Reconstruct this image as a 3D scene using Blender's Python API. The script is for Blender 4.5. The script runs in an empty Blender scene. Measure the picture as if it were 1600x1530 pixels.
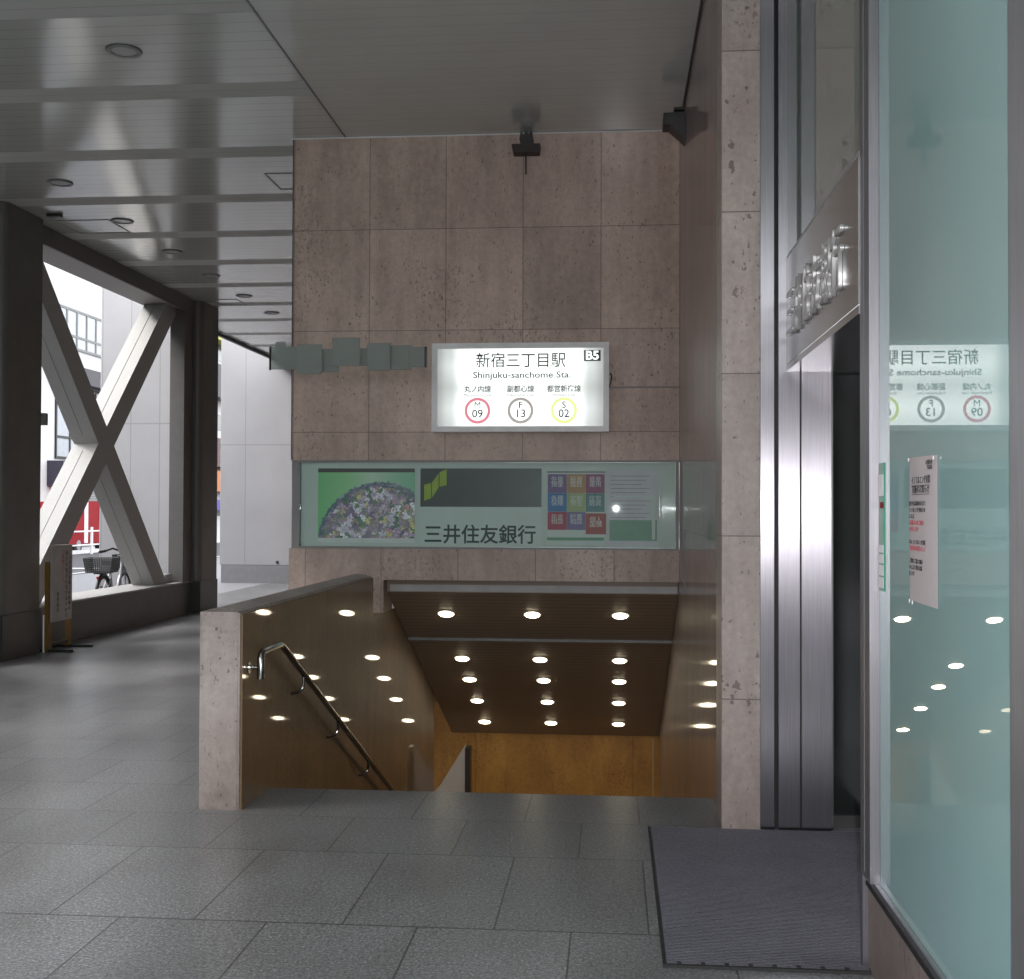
import bpy, bmesh, math, random
from mathutils import Vector, Matrix
R = math.radians
random.seed(7)
S = bpy.context.scene
C = S.collection

# ------------------------------------------------------------------ camera
F_PX = 1850.0
yaw = math.atan(158 / F_PX); pit = math.atan(32 / F_PX); roll = R(0.2)
fw = Vector((-math.sin(yaw) * math.cos(pit), math.cos(yaw) * math.cos(pit), math.sin(pit)))
rt = Vector((math.cos(yaw), math.sin(yaw), 0)); up = rt.cross(fw)
ax = rt * math.cos(roll) + up * math.sin(roll)
ay = -rt * math.sin(roll) + up * math.cos(roll)
cd = bpy.data.cameras.new('camera'); cam = bpy.data.objects.new('camera', cd); C.objects.link(cam)
m3 = Matrix((ax, ay, -fw)).transposed()
cam.matrix_world = Matrix.Translation((0, 0, 1.55)) @ m3.to_4x4()
cd.sensor_width = 36; cd.lens = F_PX / 1600 * 36; cd.clip_start = 0.05; cd.clip_end = 1000
S.camera = cam
S.render.resolution_x = 1024; S.render.resolution_y = 979

# ------------------------------------------------------------------ light
SUN_EL, SUN_AZ = 40, 255         # azimuth measured like a compass, +Y = north
w = bpy.data.worlds.new('World'); S.world = w; w.use_nodes = True
nt = w.node_tree; bg = nt.nodes['Background']
sky = nt.nodes.new('ShaderNodeTexSky'); sky.sky_type = 'NISHITA'; sky.sun_disc = False
sky.sun_elevation = R(SUN_EL); sky.sun_rotation = R(SUN_AZ); sky.dust_density = 4.0; sky.air_density = 1.2
hs = nt.nodes.new('ShaderNodeHueSaturation'); hs.inputs['Saturation'].default_value = 0.18
nt.links.new(sky.outputs[0], hs.inputs['Color']); nt.links.new(hs.outputs[0], bg.inputs['Color'])
bg.inputs['Strength'].default_value = 0.15
sl = bpy.data.lights.new('sun', 'SUN'); sl.energy = 0.5; sl.angle = R(25); sl.color = (1, .97, .93)
so = bpy.data.objects.new('sun', sl); C.objects.link(so)
sd = Vector((math.sin(R(SUN_AZ)) * math.cos(R(SUN_EL)), math.cos(R(SUN_AZ)) * math.cos(R(SUN_EL)), math.sin(R(SUN_EL))))
so.rotation_euler = sd.to_track_quat('Z', 'Y').to_euler()
# the photographer's small flash, seen mirrored in the glass and the steel
fl = bpy.data.lights.new('camera_flash', 'POINT'); fl.energy = 70; fl.shadow_soft_size = 0.02; fl.color = (1, .97, 1)
fo = bpy.data.objects.new('camera_flash', fl); fo.location = (0.05, -0.06, 1.58); C.objects.link(fo)
S.view_settings.view_transform = 'Standard'; S.view_settings.look = 'None'
S.view_settings.gamma = 1; S.view_settings.exposure = 2.75
S.cycles.max_bounces = 10; S.cycles.diffuse_bounces = 5; S.cycles.glossy_bounces = 5; S.cycles.transparent_max_bounces = 12
S.cycles.sample_clamp_indirect = 6; S.cycles.use_denoising = True; S.cycles.denoising_prefilter = 'ACCURATE'; S.cycles.denoising_input_passes = 'RGB_ALBEDO_NORMAL'
S.cycles.caustics_reflective = False; S.cycles.caustics_refractive = False

# ------------------------------------------------------------------ node helpers
class NT:
    def __init__(s, name):
        s.m = bpy.data.materials.new(name); s.m.use_nodes = True
        s.t = s.m.node_tree; s.b = s.t.nodes['Principled BSDF']; s.out = s.t.nodes['Material Output']
    def n(s, typ, **k):
        x = s.t.nodes.new('ShaderNode' + typ)
        for a, v in k.items():
            if a.startswith('i_'): x.inputs[a[2:].replace('_', ' ')].default_value = v
            else: setattr(x, a, v)
        return x
    def l(s, a, b): s.t.links.new(a, b)
    def set(s, **k):
        names = dict(col='Base Color', rough='Roughness', metal='Metallic', spec='Specular IOR Level', coat='Coat Weight', coatr='Coat Roughness')
        for a, v in k.items():
            inp = s.b.inputs[names[a]]
            if hasattr(v, 'links') or isinstance(v, bpy.types.NodeSocket): s.l(v, inp)
            else: inp.default_value = (*v, 1) if isinstance(v, tuple) and len(v) == 3 else v
        return s
    def pos(s):
        g = s.n('NewGeometry'); return g.outputs['Position']
    def sep(s, v):
        x = s.n('SeparateXYZ'); s.l(v, x.inputs[0]); return x.outputs
    def mth(s, op, a, b=None, c=None, clamp=False):
        x = s.n('Math', operation=op, use_clamp=clamp)
        for i, v in enumerate((a, b, c)):
            if v is None: continue
            if isinstance(v, (int, float)): x.inputs[i].default_value = v
            else: s.l(v, x.inputs[i])
        return x.outputs[0]
    def comb(s, x, y, z):
        n = s.n('CombineXYZ')
        for i, v in enumerate((x, y, z)):
            if isinstance(v, (int, float)): n.inputs[i].default_value = v
            else: s.l(v, n.inputs[i])
        return n.outputs[0]
    def mapp(s, v, scale=(1, 1, 1), loc=(0, 0, 0)):
        n = s.n('Mapping'); s.l(v, n.inputs[0]); n.inputs['Scale'].default_value = scale; n.inputs['Location'].default_value = loc
        return n.outputs[0]
    def noise(s, v, scale=5, detail=4, rough=.55, dist=0):
        n = s.n('TexNoise'); s.l(v, n.inputs['Vector']); n.inputs['Scale'].default_value = scale
        n.inputs['Detail'].default_value = detail; n.inputs['Roughness'].default_value = rough; n.inputs['Distortion'].default_value = dist
        return n.outputs['Fac']
    def ramp(s, f, stops):
        n = s.n('ValToRGB'); s.l(f, n.inputs[0]); e = n.color_ramp.elements
        while len(e) < len(stops): e.new(.5)
        for el, (p, c) in zip(e, stops):
            el.position = p; el.color = (*c, 1) if isinstance(c, tuple) else (c, c, c, 1)
        return n.outputs[0]
    def mix(s, f, a, b, blend='MIX'):
        n = s.n('Mix', data_type='RGBA', blend_type=blend)
        for i, v in zip((0, 6, 7), (f, a, b)):
            if isinstance(v, (int, float)): n.inputs[i].default_value = v
            elif isinstance(v, tuple): n.inputs[i].default_value = (*v, 1)
            else: s.l(v, n.inputs[i])
        return n.outputs[2]
    def bump(s, h, strength=.3, dist=.01):
        n = s.n('Bump'); s.l(h, n.inputs['Height']); n.inputs['Strength'].default_value = strength; n.inputs['Distance'].default_value = dist
        s.l(n.outputs[0], s.b.inputs['Normal']); return n.outputs[0]

def joint_lines(m, a, pitch, phase, wid):
    """1 on thin lines every pitch along coordinate a"""
    t = m.mth('SUBTRACT', a, phase); t = m.mth('DIVIDE', t, pitch); t = m.mth('FRACT', t)
    t = m.mth('SUBTRACT', t, .5); t = m.mth('ABSOLUTE', t)
    return m.mth('GREATER_THAN', t, .5 - wid / pitch / 2)

def travertine(name, px, phx, pz, phz, hor='X', rough=.55, tint=(1, 1, 1), coat=0.0, wid=.006, pits=1.0, streak=0, coatr=.12, psc=24, grime=False):
    m = NT(name); p = m.pos(); s = m.sep(p)
    h = s[0] if hor == 'X' else s[1]
    big = m.noise(m.mapp(p, (1, 1, .5)), 2.0, 6, .62)
    fine = m.noise(p, 26, 6, .75)
    vein = m.noise(m.mapp(p, (9, 9, 1.1)), 1.0, 5, .6, .4)
    col = m.ramp(big, [(.28, (.275, .210, .178)), (.5, (.365, .285, .245)), (.72, (.46, .375, .325))])
    col = m.mix(.55, col, m.ramp(fine, [(.25, .62), (.75, 1.32)]), 'MULTIPLY')
    col = m.mix(.38, col, m.ramp(vein, [(.3, .66), (.64, 1.2)]), 'MULTIPLY')
    # slab to slab tone
    cx = m.mth('FLOOR', m.mth('DIVIDE', m.mth('SUBTRACT', h, phx), px)); cz = m.mth('FLOOR', m.mth('DIVIDE', m.mth('SUBTRACT', s[2], phz), pz))
    wn = m.n('TexWhiteNoise', noise_dimensions='2D'); m.l(m.comb(cx, cz, 0), wn.inputs['Vector'])
    tone = m.mth('MULTIPLY_ADD', wn.outputs['Value'], .22, .88)
    col = m.mix(1, col, m.comb(tone, tone, tone), 'MULTIPLY')
    # pits and vugs
    v = m.n('TexVoronoi', feature='F1'); m.l(m.mapp(p, (psc, psc, psc * .6)), v.inputs['Vector']); v.inputs['Scale'].default_value = 1
    pn = m.noise(p, psc * 2.6, 3, .6); lump = m.noise(p, 2.6, 2, .5)
    pit = m.mth('ADD', v.outputs['Distance'], m.mth('MULTIPLY', m.mth('SUBTRACT', pn, .5), 1.0))
    thr = m.mth('MULTIPLY', m.mth('SUBTRACT', lump, .44), .62 * pits)
    pitm = m.mth('LESS_THAN', pit, thr)
    sn = m.noise(m.mapp(p, (1.3, 1.3, 1.0), (3.1, 0, 1.7)), 1, 2, .4); sf = m.noise(m.mapp(p, (40, 40, 26)), 1, 4, .7)
    stain = m.mth('MULTIPLY', m.mth('GREATER_THAN', sn, .60), m.mth('GREATER_THAN', sf, .575))
    col = m.mix(m.mth('MULTIPLY', stain, .5), col, (.10, .052, .038))
    s2 = m.noise(m.mapp(p, (75, 75, 28)), 1, 2, .5)
    pit2 = m.mth('GREATER_THAN', s2, .70)
    col = m.mix(m.mth('MULTIPLY', m.mth('MAXIMUM', pitm, pit2), .62), col, (.05, .032, .028))
    jl = m.mth('MAXIMUM', joint_lines(m, h, px, phx, wid), joint_lines(m, s[2], pz, phz, wid))
    col = m.mix(m.mth('MULTIPLY', jl, .7), col, (.06, .045, .04))
    col = m.mix(1, col, tint, 'MULTIPLY')
    if grime:
        gr = m.mth('MULTIPLY', m.mth('SUBTRACT', 1, m.mth('DIVIDE', s[2], .55), clamp=True), m.noise(m.mapp(p, (8, 8, 5)), 1, 5, .7))
        col = m.mix(m.mth('MULTIPLY', gr, 1.1, clamp=True), col, (.09, .06, .05))
    m.set(col=col, rough=rough, coat=coat, coatr=coatr)
    hgt = m.mth('SUBTRACT', m.mth('MULTIPLY', fine, .25), m.mth('MULTIPLY', m.mth('MAXIMUM', pitm, jl), 1.0))
    if streak:
        st = m.noise(m.mapp(p, (14, 14, .3)), 1, 3, .5)
        hgt = m.mth('ADD', hgt, m.mth('MULTIPLY', st, streak))
    m.bump(hgt, .35, .004)
    return m.m

def plain(name, col, rough=.5, metal=0, var=.12, scale=6, spec=.5, bump=0, coat=0):
    m = NT(name); p = m.pos(); n = m.noise(p, scale, 5, .6)
    c = m.mix(1, col, m.ramp(n, [(.25, 1 - var), (.75, 1 + var)]), 'MULTIPLY')
    m.set(col=c, metal=metal, spec=spec, coat=coat)
    m.set(rough=m.mth('MULTIPLY_ADD', m.noise(p, scale * 1.7, 3), .12 if rough > .34 else .04, rough - (.06 if rough > .34 else .02)))
    if bump: m.bump(m.noise(p, scale * 12, 4), bump, .003)
    return m.m

def emis(name, col, st):
    m = NT(name); m.b.inputs['Base Color'].default_value = (*col, 1)
    m.b.inputs['Emission Color'].default_value = (*col, 1); m.b.inputs['Emission Strength'].default_value = st
    m.b.inputs['Roughness'].default_value = .4
    return m.m

M = {}
M['stone'] = travertine('wall_travertine', .6445, -2.037, .849, 3.045, coat=.12, tint=(1.36, 1.32, 1.28))
M['stone_low'] = travertine('lintel_travertine', .6445, -1.925, 4, 3, coat=.05, tint=(1.1, 1.08, 1.08))
M['pillar'] = travertine('pillar_travertine', 4, 3, .794, .633, tint=(.97, 1.04, 1.09), rough=.45, psc=15, pits=1.25, grime=True)
M['parapet'] = travertine('parapet_travertine', 4, 3, 4, 3, tint=(.90, .96, 1.03), rough=.5, grime=True)
M['sidewall'] = travertine('polished_travertine', 3.0, 9.03, 4.6, 1.40, hor='Y', tint=(.66, .60, .62), rough=.45, coat=.6, pits=.5, coatr=.05)
M['stairwall'] = travertine('polished_stair_stone', 3.0, 10.81, 9, 5.5, hor='Y', tint=(.46, .35, .19), rough=.5, coat=.45, wid=.012, pits=.4, coatr=.035)
M['endwall'] = travertine('landing_wall_stone', 1.86, -1.62, 9, 5.5, tint=(1.35, .86, .24), rough=.35, pits=.5)

def granite_floor():
    m = NT('floor_granite'); p = m.pos(); s = m.sep(p)
    x, y = s[0], s[1]
    yy = m.mth('SUBTRACT', y, 5.3)
    yneg = m.mth('MULTIPLY', m.mth('MINIMUM', yy, 0.0), .6 / .92)
    yp = m.mth('ADD', m.mth('MAXIMUM', yy, 0.0), yneg)
    br = m.n('TexBrick', offset=.5, squash=1.0); m.l(m.comb(m.mth('ADD', x, 5.566 + .57), m.mth('ADD', yp, 30.0), 0), br.inputs['Vector'])
    br.inputs['Scale'].default_value = 1; br.inputs['Mortar Size'].default_value = .0038; br.inputs['Mortar Smooth'].default_value = .1
    br.inputs['Brick Width'].default_value = .57; br.inputs['Row Height'].default_value = .6; br.inputs['Bias'].default_value = 0
    br.inputs['Color1'].default_value = (.86, .86, .86, 1); br.inputs['Color2'].default_value = (1.1, 1.1, 1.1, 1); br.inputs['Mortar'].default_value = (.25, .25, .25, 1)
    g1 = m.noise(p, 105, 1, .6); g2 = m.noise(p, 50, 2, .6); g3 = m.noise(p, .9, 2, .5)
    c = m.ramp(g1, [(.28, (.08, .081, .084)), (.52, (.142, .144, .148)), (.72, (.29, .29, .30))])
    c = m.mix(.7, c, m.ramp(g2, [(.3, .55), (.7, 1.5)]), 'MULTIPLY')
    c = m.mix(.8, c, m.ramp(g3, [(.3, (.78, .76, .75)), (.7, (1.12, 1.12, 1.12))]), 'MULTIPLY')
    c = m.mix(1, c, br.outputs['Color'], 'MULTIPLY')
    wr = m.noise(m.mapp(p, (1, .45, 1)), 2.4, 5, .65)
    c = m.mix(.55, c, m.ramp(wr, [(.34, (.70, .68, .67)), (.5, (1.0, 1.0, 1.0)), (.7, (1.10, 1.11, 1.10))]), 'MULTIPLY')
    gm = m.n('TexVoronoi'); m.l(p, gm.inputs['Vector']); gm.inputs['Scale'].default_value = 2.2
    spot = m.mth('LESS_THAN', gm.outputs['Distance'], .028)
    c = m.mix(m.mth('MULTIPLY', spot, .5), c, (.04, .04, .04))
    m.set(col=c, rough=m.mth('MULTIPLY_ADD', m.noise(p, 1.5, 2), .04, .283), spec=.5)
    m.bump(m.mth('ADD', m.mth('MULTIPLY', g1, .0), m.mth('MULTIPLY', br.outputs['Fac'], -1.0)), .12, .002)
    return m.m
M['floor'] = granite_floor()

def ceiling_mat():
    m = NT('ceiling_metal'); p = m.pos(); s = m.sep(p)
    t = m.mth('FRACT', m.mth('DIVIDE', m.mth('SUBTRACT', s[1], 8.44), 1.503))
    band = m.mth('LESS_THAN', t, .2)
    left = m.mth('LESS_THAN', s[0], -2.25); band = m.mth('MULTIPLY', band, left)
    ln = joint_lines(m, s[1], .1503, 8.44, .007)
    seam = joint_lines(m, s[0], 40, -2.25, .005)
    n = m.noise(p, .8, 3)
    c = m.mix(.5, (.45, .47, .44), m.ramp(n, [(.3, .85), (.7, 1.12)]), 'MULTIPLY')
    c = m.mix(band, c, (.43, .44, .42))
    c = m.mix(m.mth('MAXIMUM', m.mth('MULTIPLY', ln, m.mth('MULTIPLY_ADD', left, .3, .16)), m.mth('MULTIPLY', seam, .5)), c, (.06, .06, .055))
    m.set(col=c, rough=m.mth('MULTIPLY_ADD', band, .48, .165), spec=m.mth('MULTIPLY_ADD', band, -.5, .85), coat=m.mth('MULTIPLY_ADD', band, -.5, .5), coatr=.115)
    w1 = m.n('TexWave', wave_type='BANDS', bands_direction='Y'); m.l(p, w1.inputs[0]); w1.inputs['Scale'].default_value = 1 / .1503 * .314 / 1; w1.inputs['Distortion'].default_value = .3
    m.bump(m.mth('ADD', m.mth('MULTIPLY', ln, -1), m.mth('MULTIPLY', m.noise(m.mapp(p, (.6, 5, 1)), 1.4, 3), .8)), .18, .01)
    return m.m
M['ceiling'] = ceiling_mat()

def slat_mat():
    m = NT('stair_ceiling_slats'); p = m.pos(); s = m.sep(p)
    ln = joint_lines(m, s[1], .075, 9.9, .009)
    c = m.mix(m.mth('MULTIPLY', ln, .6), (.36, .275, .195), (.09, .06, .045))
    m.set(col=c, rough=.42, spec=.4); m.bump(ln, -.3, .004)
    return m.m
M['slat'] = slat_mat()

def steel(name, rough=.27, col=(.43, .42, .45), an=.85, rot=0.0):
    m = NT(name); p = m.pos()
    n = m.noise(m.mapp(p, (220, 220, 3)), 1, 3, .6); n2 = m.noise(m.mapp(p, (1, 1, .6)), 2.2, 4)
    c = m.mix(1, col, m.ramp(n, [(.25, .85), (.75, 1.1)]), 'MULTIPLY'); c = m.mix(.6, c, m.ramp(n2, [(.3, .8), (.7, 1.1)]), 'MULTIPLY')
    m.set(col=c, metal=1.0, rough=m.mth('MULTIPLY_ADD', n2, .06, rough + .015 if rough > .25 else rough - .04))
    m.b.inputs['Anisotropic'].default_value = an
    m.b.inputs['Anisotropic Rotation'].default_value = rot
    t = m.n('Tangent', direction_type='RADIAL', axis='Z'); m.l(t.outputs[0], m.b.inputs['Tangent'])
    return m.m
M['steel'] = steel('brushed_steel')
M['steel_dull'] = steel('satin_steel', .4, (.42, .42, .43), .5)
M['steel_dark'] = steel('grey_satin_steel', .4, (.24, .235, .25), .4)
M['steel_pol'] = steel('polished_steel', .22, (.5, .5, .49), .3)
M['chrome'] = plain('chrome', (.27, .27, .26), .16, 1)
M['dark_gap'] = plain('dark_gap', (.008, .008, .009), .6)
M['black'] = plain('black_metal', (.012, .012, .012), .45)
M['blackglass'] = plain('black_door_glass', (.010, .012, .011), .10, spec=.8)
M['white_frame'] = plain('white_frame', (.74, .74, .74), .38)
M['concrete_white'] = plain('white_wall_tile', (.62, .61, .62), .6, var=.07, scale=30, bump=.3)
M['colstone'] = plain('dark_column_stone', (.09, .086, .078), .42, var=.15, scale=3)
M['plinth'] = plain('dark_plinth_stone', (.04, .04, .037), .36, var=.2, scale=5)
M['brace'] = plain('white_brace', (.29, .285, .275), .6, var=.08, scale=40, bump=.35)
M['asphalt'] = plain('asphalt', (.085, .082, .09), .85, var=.2, scale=40, bump=.4)
M['roadpaint'] = plain('road_paint', (.75, .75, .75), .7)
M['pave'] = plain('pale_paving', (.20, .20, .21), .7, var=.1, scale=8)
M['ochre'] = plain('ochre_wood', (.16, .085, .012), .5)
M['board'] = plain('board_white', (.30, .28, .27), .5)
M['ink'] = plain('ink', (.02, .02, .022), .6)
M['inkred'] = plain('ink_red', (.45, .08, .10), .6)
M['paper'] = plain('paper', (.56, .50, .50), .7, var=.05)
M['green'] = plain('green_sticker', (.01, .22, .11), .35)
M['red'] = plain('red_paint', (.27, .004, .010), .6, spec=.2)
M['whitep'] = plain('white_paint', (.78, .78, .78), .4)
M['rubber'] = plain('rubber', (.015, .015, .015), .7)
M['silver'] = plain('silver_paint', (.36, .36, .38), .4, .5)
M['fascia_ltr'] = plain('letter_steel', (.62, .62, .61), .42, .55, var=.05)
M['beamdark'] = plain('dark_beam', (.09, .085, .08), .5)
M['trim'] = plain('grey_trim', (.2, .2, .2), .5)
M['winglass'] = plain('far_window_glass', (.14, .16, .17), .15, spec=.8)
M['facade'] = plain('pale_facade', (.66, .66, .66), .7, var=.05)
M['facade2'] = plain('grey_facade', (.46, .45, .45), .7, var=.08)
M['lensoff'] = plain('lamp_lens_off', (.33, .33, .32), .3)
M['glow'] = emis('downlight_glow', (1, .86, .62), 3.1)
M['blue'] = plain('blue_board', (.02, .13, .35), .5)

def near_glass():
    m = NT('teal_frosted_glass'); p = m.pos()
    n = m.noise(m.mapp(p, (1, .7, .5)), 1.1, 3)
    c = m.mix(.5, (.33, .53, .52), m.ramp(n, [(.3, .85), (.7, 1.15)]), 'MULTIPLY')
    m.set(col=c, rough=.45, coat=1.0, coatr=.008, spec=.3)
    m.b.inputs['Coat IOR'].default_value = 2.3
    return m.m
M['teal'] = near_glass()
M['transom'] = NT('transom_glass').set(col=(.15, .20, .175), rough=.3, coat=1.0, coatr=.01).m
def clear_glass():
    m = NT('window_pane'); t = m.t
    tr = m.n('BsdfTransparent'); tr.inputs[0].default_value = (.94, .98, .965, 1)
    gl = m.n('BsdfGlossy'); gl.inputs['Roughness'].default_value = .012; gl.inputs['Color'].default_value = (.95, 1, .98, 1)
    fr = m.n('Fresnel'); fr.inputs[0].default_value = 1.5
    mx = m.n('MixShader'); f = m.mth('MULTIPLY', fr.outputs[0], .8, clamp=True)
    m.l(f, mx.inputs[0]); m.l(tr.outputs[0], mx.inputs[1]); m.l(gl.outputs[0], mx.inputs[2]); m.l(mx.outputs[0], m.out.inputs[0])
    return m.m
M['pane'] = clear_glass()
def frosted():
    m = NT('frosted_plate'); tr = m.n('BsdfTransparent'); tr.inputs[0].default_value = (.8, .86, .84, 1)
    m.set(col=(.30, .34, .32), rough=.3)
    mx = m.n('MixShader'); mx.inputs[0].default_value = .52
    m.l(tr.outputs[0], mx.inputs[1]); m.l(m.b.outputs[0], mx.inputs[2]); m.l(mx.outputs[0], m.out.inputs[0])
    return m.m
M['frost'] = frosted()
def mat_rubber():
    m = NT('entrance_mat_fabric'); p = m.pos(); s = m.sep(p)
    w1 = m.n('TexWave', wave_type='BANDS', bands_direction='Y', wave_profile='SIN'); m.l(p, w1.inputs[0]); w1.inputs['Scale'].default_value = 22; w1.inputs['Distortion'].default_value = 3; w1.inputs['Detail'].default_value = 1; w1.inputs['Detail Scale'].default_value = 3
    n = m.noise(p, 2, 4); n2 = m.noise(p, 160, 2)
    c = m.mix(w1.outputs[0], (.085, .081, .098), (.185, .178, .208)); c = m.mix(.7, c, m.ramp(n, [(.3, .8), (.7, 1.15)]), 'MULTIPLY')
    c = m.mix(.6, c, m.ramp(n2, [(.3, .7), (.7, 1.3)]), 'MULTIPLY')
    m.set(col=c, rough=.8, spec=.3); m.bump(w1.outputs[0], .6, .004)
    return m.m
M['mat'] = mat_rubber()

# ------------------------------------------------------------------ mesh helpers
class MB:
    def __init__(s): s.b = bmesh.new()
    def box(s, x0, y0, z0, x1, y1, z1, bev=0):
        vs = [s.b.verts.new(v) for v in ((x0, y0, z0), (x1, y0, z0), (x1, y1, z0), (x0, y1, z0), (x0, y0, z1), (x1, y0, z1), (x1, y1, z1), (x0, y1, z1))]
        fs = [s.b.faces.new([vs[i] for i in f]) for f in ((0, 3, 2, 1), (4, 5, 6, 7), (0, 1, 5, 4), (1, 2, 6, 5), (2, 3, 7, 6), (3, 0, 4, 7))]
        if bev:
            ed = list({e for f in fs for e in f.edges})
            bmesh.ops.bevel(s.b, geom=ed, offset=bev, segments=2, affect='EDGES', profile=.5)
        return s
    def prism(s, pts, axis, a, b):
        """pts: 2D outline in the two other axes (in xyz order), extruded along axis from a to b"""
        def mk(p, t):
            q = list(p); q.insert(axis, t); return s.b.verts.new(q)
        A = [mk(p, a) for p in pts]; B = [mk(p, b) for p in pts]
        n = len(pts); fs = [s.b.faces.new(A), s.b.faces.new(B[::-1])]
        for i in range(n): fs.append(s.b.faces.new((A[i], B[i], B[(i + 1) % n], A[(i + 1) % n])))
        bmesh.ops.recalc_face_normals(s.b, faces=fs)
        return s
    def quad(s, *v):
        s.b.faces.new([s.b.verts.new(p) for p in v]); return s
    def tube(s, pts, r, seg=10, closed=False, r1=None):
        pts = [Vector(p) for p in pts]; n = len(pts); rings = []
        prev = None
        for i, p in enumerate(pts):
            if closed: d = (pts[(i + 1) % n] - pts[i - 1]).normalized()
            else: d = (pts[min(i + 1, n - 1)] - pts[max(i - 1, 0)]).normalized()
            if prev is None:
                u = d.orthogonal().normalized()
            else:
                u = (prev - d * prev.dot(d)).normalized()
            prev = u; v = d.cross(u)
            rr = r if r1 is None else r + (r1 - r) * i / (n - 1)
            rings.append([s.b.verts.new(p + (u * math.cos(2 * math.pi * k / seg) + v * math.sin(2 * math.pi * k / seg)) * rr) for k in range(seg)])
        m = n if closed else n - 1
        for i in range(m):
            a, b = rings[i], rings[(i + 1) % n]
            for k in range(seg):
                s.b.faces.new((a[k], a[(k + 1) % seg], b[(k + 1) % seg], b[k]))
        if not closed:
            s.b.faces.new(rings[0][::-1]); s.b.faces.new(rings[-1])
        return s
    def disc(s, c, nrm, r, h, seg=32, r_in=0):
        c = Vector(c); nrm = Vector(nrm).normalized(); u = nrm.orthogonal().normalized(); v = nrm.cross(u)
        def ring(rr, o): return [s.b.verts.new(c + nrm * o + (u * math.cos(2 * math.pi * k / seg) + v * math.sin(2 * math.pi * k / seg)) * rr) for k in range(seg)]
        a, b = ring(r, 0), ring(r, h)
        if r_in:
            ai, bi = ring(r_in, 0), ring(r_in, h)
            for k in range(seg):
                j = (k + 1) % seg
                s.b.faces.new((a[k], a[j], b[j], b[k])); s.b.faces.new((bi[k], bi[j], ai[j], ai[k]))
                s.b.faces.new((b[k], b[j], bi[j], bi[k])); s.b.faces.new((ai[k], ai[j], a[j], a[k]))
        else:
            s.b.faces.new(a[::-1]); s.b.faces.new(b)
            for k in range(seg):
                j = (k + 1) % seg; s.b.faces.new((a[k], a[j], b[j], b[k]))
        return s
    def build(s, name, mat, parent=None, smooth=False, loc=None):
        me = bpy.data.meshes.new(name)
        if smooth:
            for f in s.b.faces: f.smooth = True
        s.b.to_mesh(me); s.b.free(); me.materials.append(M[mat] if isinstance(mat, str) else mat)
        if smooth:
            try: me.set_sharp_from_angle(angle=R(35))
            except Exception: pass
        o = bpy.data.objects.new(name, me); C.objects.link(o)
        if parent: o.parent = parent; o.matrix_parent_inverse = parent.matrix_basis.inverted()
        return o

def tag(o, label=None, cat=None, group=None, kind=None):
    if label: o['label'] = label
    if cat: o['category'] = cat
    if group: o['group'] = group
    if kind: o['kind'] = kind
    return o
def thing(name, loc, label, cat, group=None):
    o = bpy.data.objects.new(name, None); o.empty_display_size = .1; o.location = loc; C.objects.link(o)
    return tag(o, label, cat, group)
def text(name, s, mat, parent, origin, xdir, ydir, size, align='CENTER', extrude=.001, offset=0, spacing=1, linesp=1, width=None):
    cu = bpy.data.curves.new(name + '_text', 'FONT'); cu.body = s; cu.size = size; cu.align_x = align; cu.align_y = 'CENTER'
    cu.extrude = extrude; cu.offset = offset; cu.space_character = spacing; cu.space_line = linesp; cu.resolution_u = 3
    o = bpy.data.objects.new(name, cu); C.objects.link(o)
    dg = bpy.context.evaluated_depsgraph_get(); dg.update()
    me = bpy.data.meshes.new_from_object(o.evaluated_get(dg)); bpy.data.objects.remove(o); bpy.data.curves.remove(cu)
    xd = Vector(xdir).normalized(); yd = Vector(ydir).normalized(); zd = xd.cross(yd)
    mt = Matrix((xd, yd, zd)).transposed().to_4x4(); mt.translation = Vector(origin)
    if width and len(me.vertices):
        xs = [v.co.x for v in me.vertices]; k = width / (max(xs) - min(xs))
        mt = mt @ Matrix.Diagonal((k, 1, 1, 1))
    me.transform(mt); me.materials.clear(); me.materials.append(M[mat] if isinstance(mat, str) else mat)
    me.name = name
    t = bpy.data.objects.new(name, me); C.objects.link(t)
    if parent: t.parent = parent; t.matrix_parent_inverse = parent.matrix_basis.inverted()
    return t

# ------------------------------------------------------------------ the setting
CZ = 4.68           # ceiling height
YW = 9.75           # face of the stone wall
XL, XR = -1.905, .54
Y0S, TS = 6.48, .476  # head of the stairs and their slope
def holed(x0, x1, y0, y1, z, hx0, hx1, hy0, hy1):
    m = MB()
    for a, b, c, d in ((x0, x1, y0, hy0), (x0, x1, hy1, y1), (x0, hx0, hy0, hy1), (hx1, x1, hy0, hy1)):
        m.quad((a, c, z), (b, c, z), (b, d, z), (a, d, z))
    return m
tag(holed(-90, 60, -70, 160, -.008, XL - .01, XR + .01, Y0S + .02, 14.3).build('road', 'asphalt'), kind='structure')
tag(holed(-7.2, 3.0, -4.5, 26.5, 0, XL, XR, Y0S, 14.1).build('floor', 'floor'), kind='structure')
m = MB(); m.quad((-12.5, 18.4, .0), (-7.2, 18.4, .0), (-7.2, 70, .0), (-12.5, 70, .0)); m.quad((-7.2, 26.5, -.002), (3, 26.5, -.002), (3, 70, -.002), (-7.2, 70, -.002))
tag(m.build('pavement', 'pave'), kind='structure')
m = MB(); m.quad((-20, 10, .0), (-18.4, 10, .0), (-18.4, 90, .0), (-20, 90, .0))
tag(m.build('far_pavement', 'pave'), kind='structure')
m = MB(); m.box(-18.4, 10, -.008, -18.25, 90, .12)
tag(m.build('kerb', 'roadpaint'), kind='structure')
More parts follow.
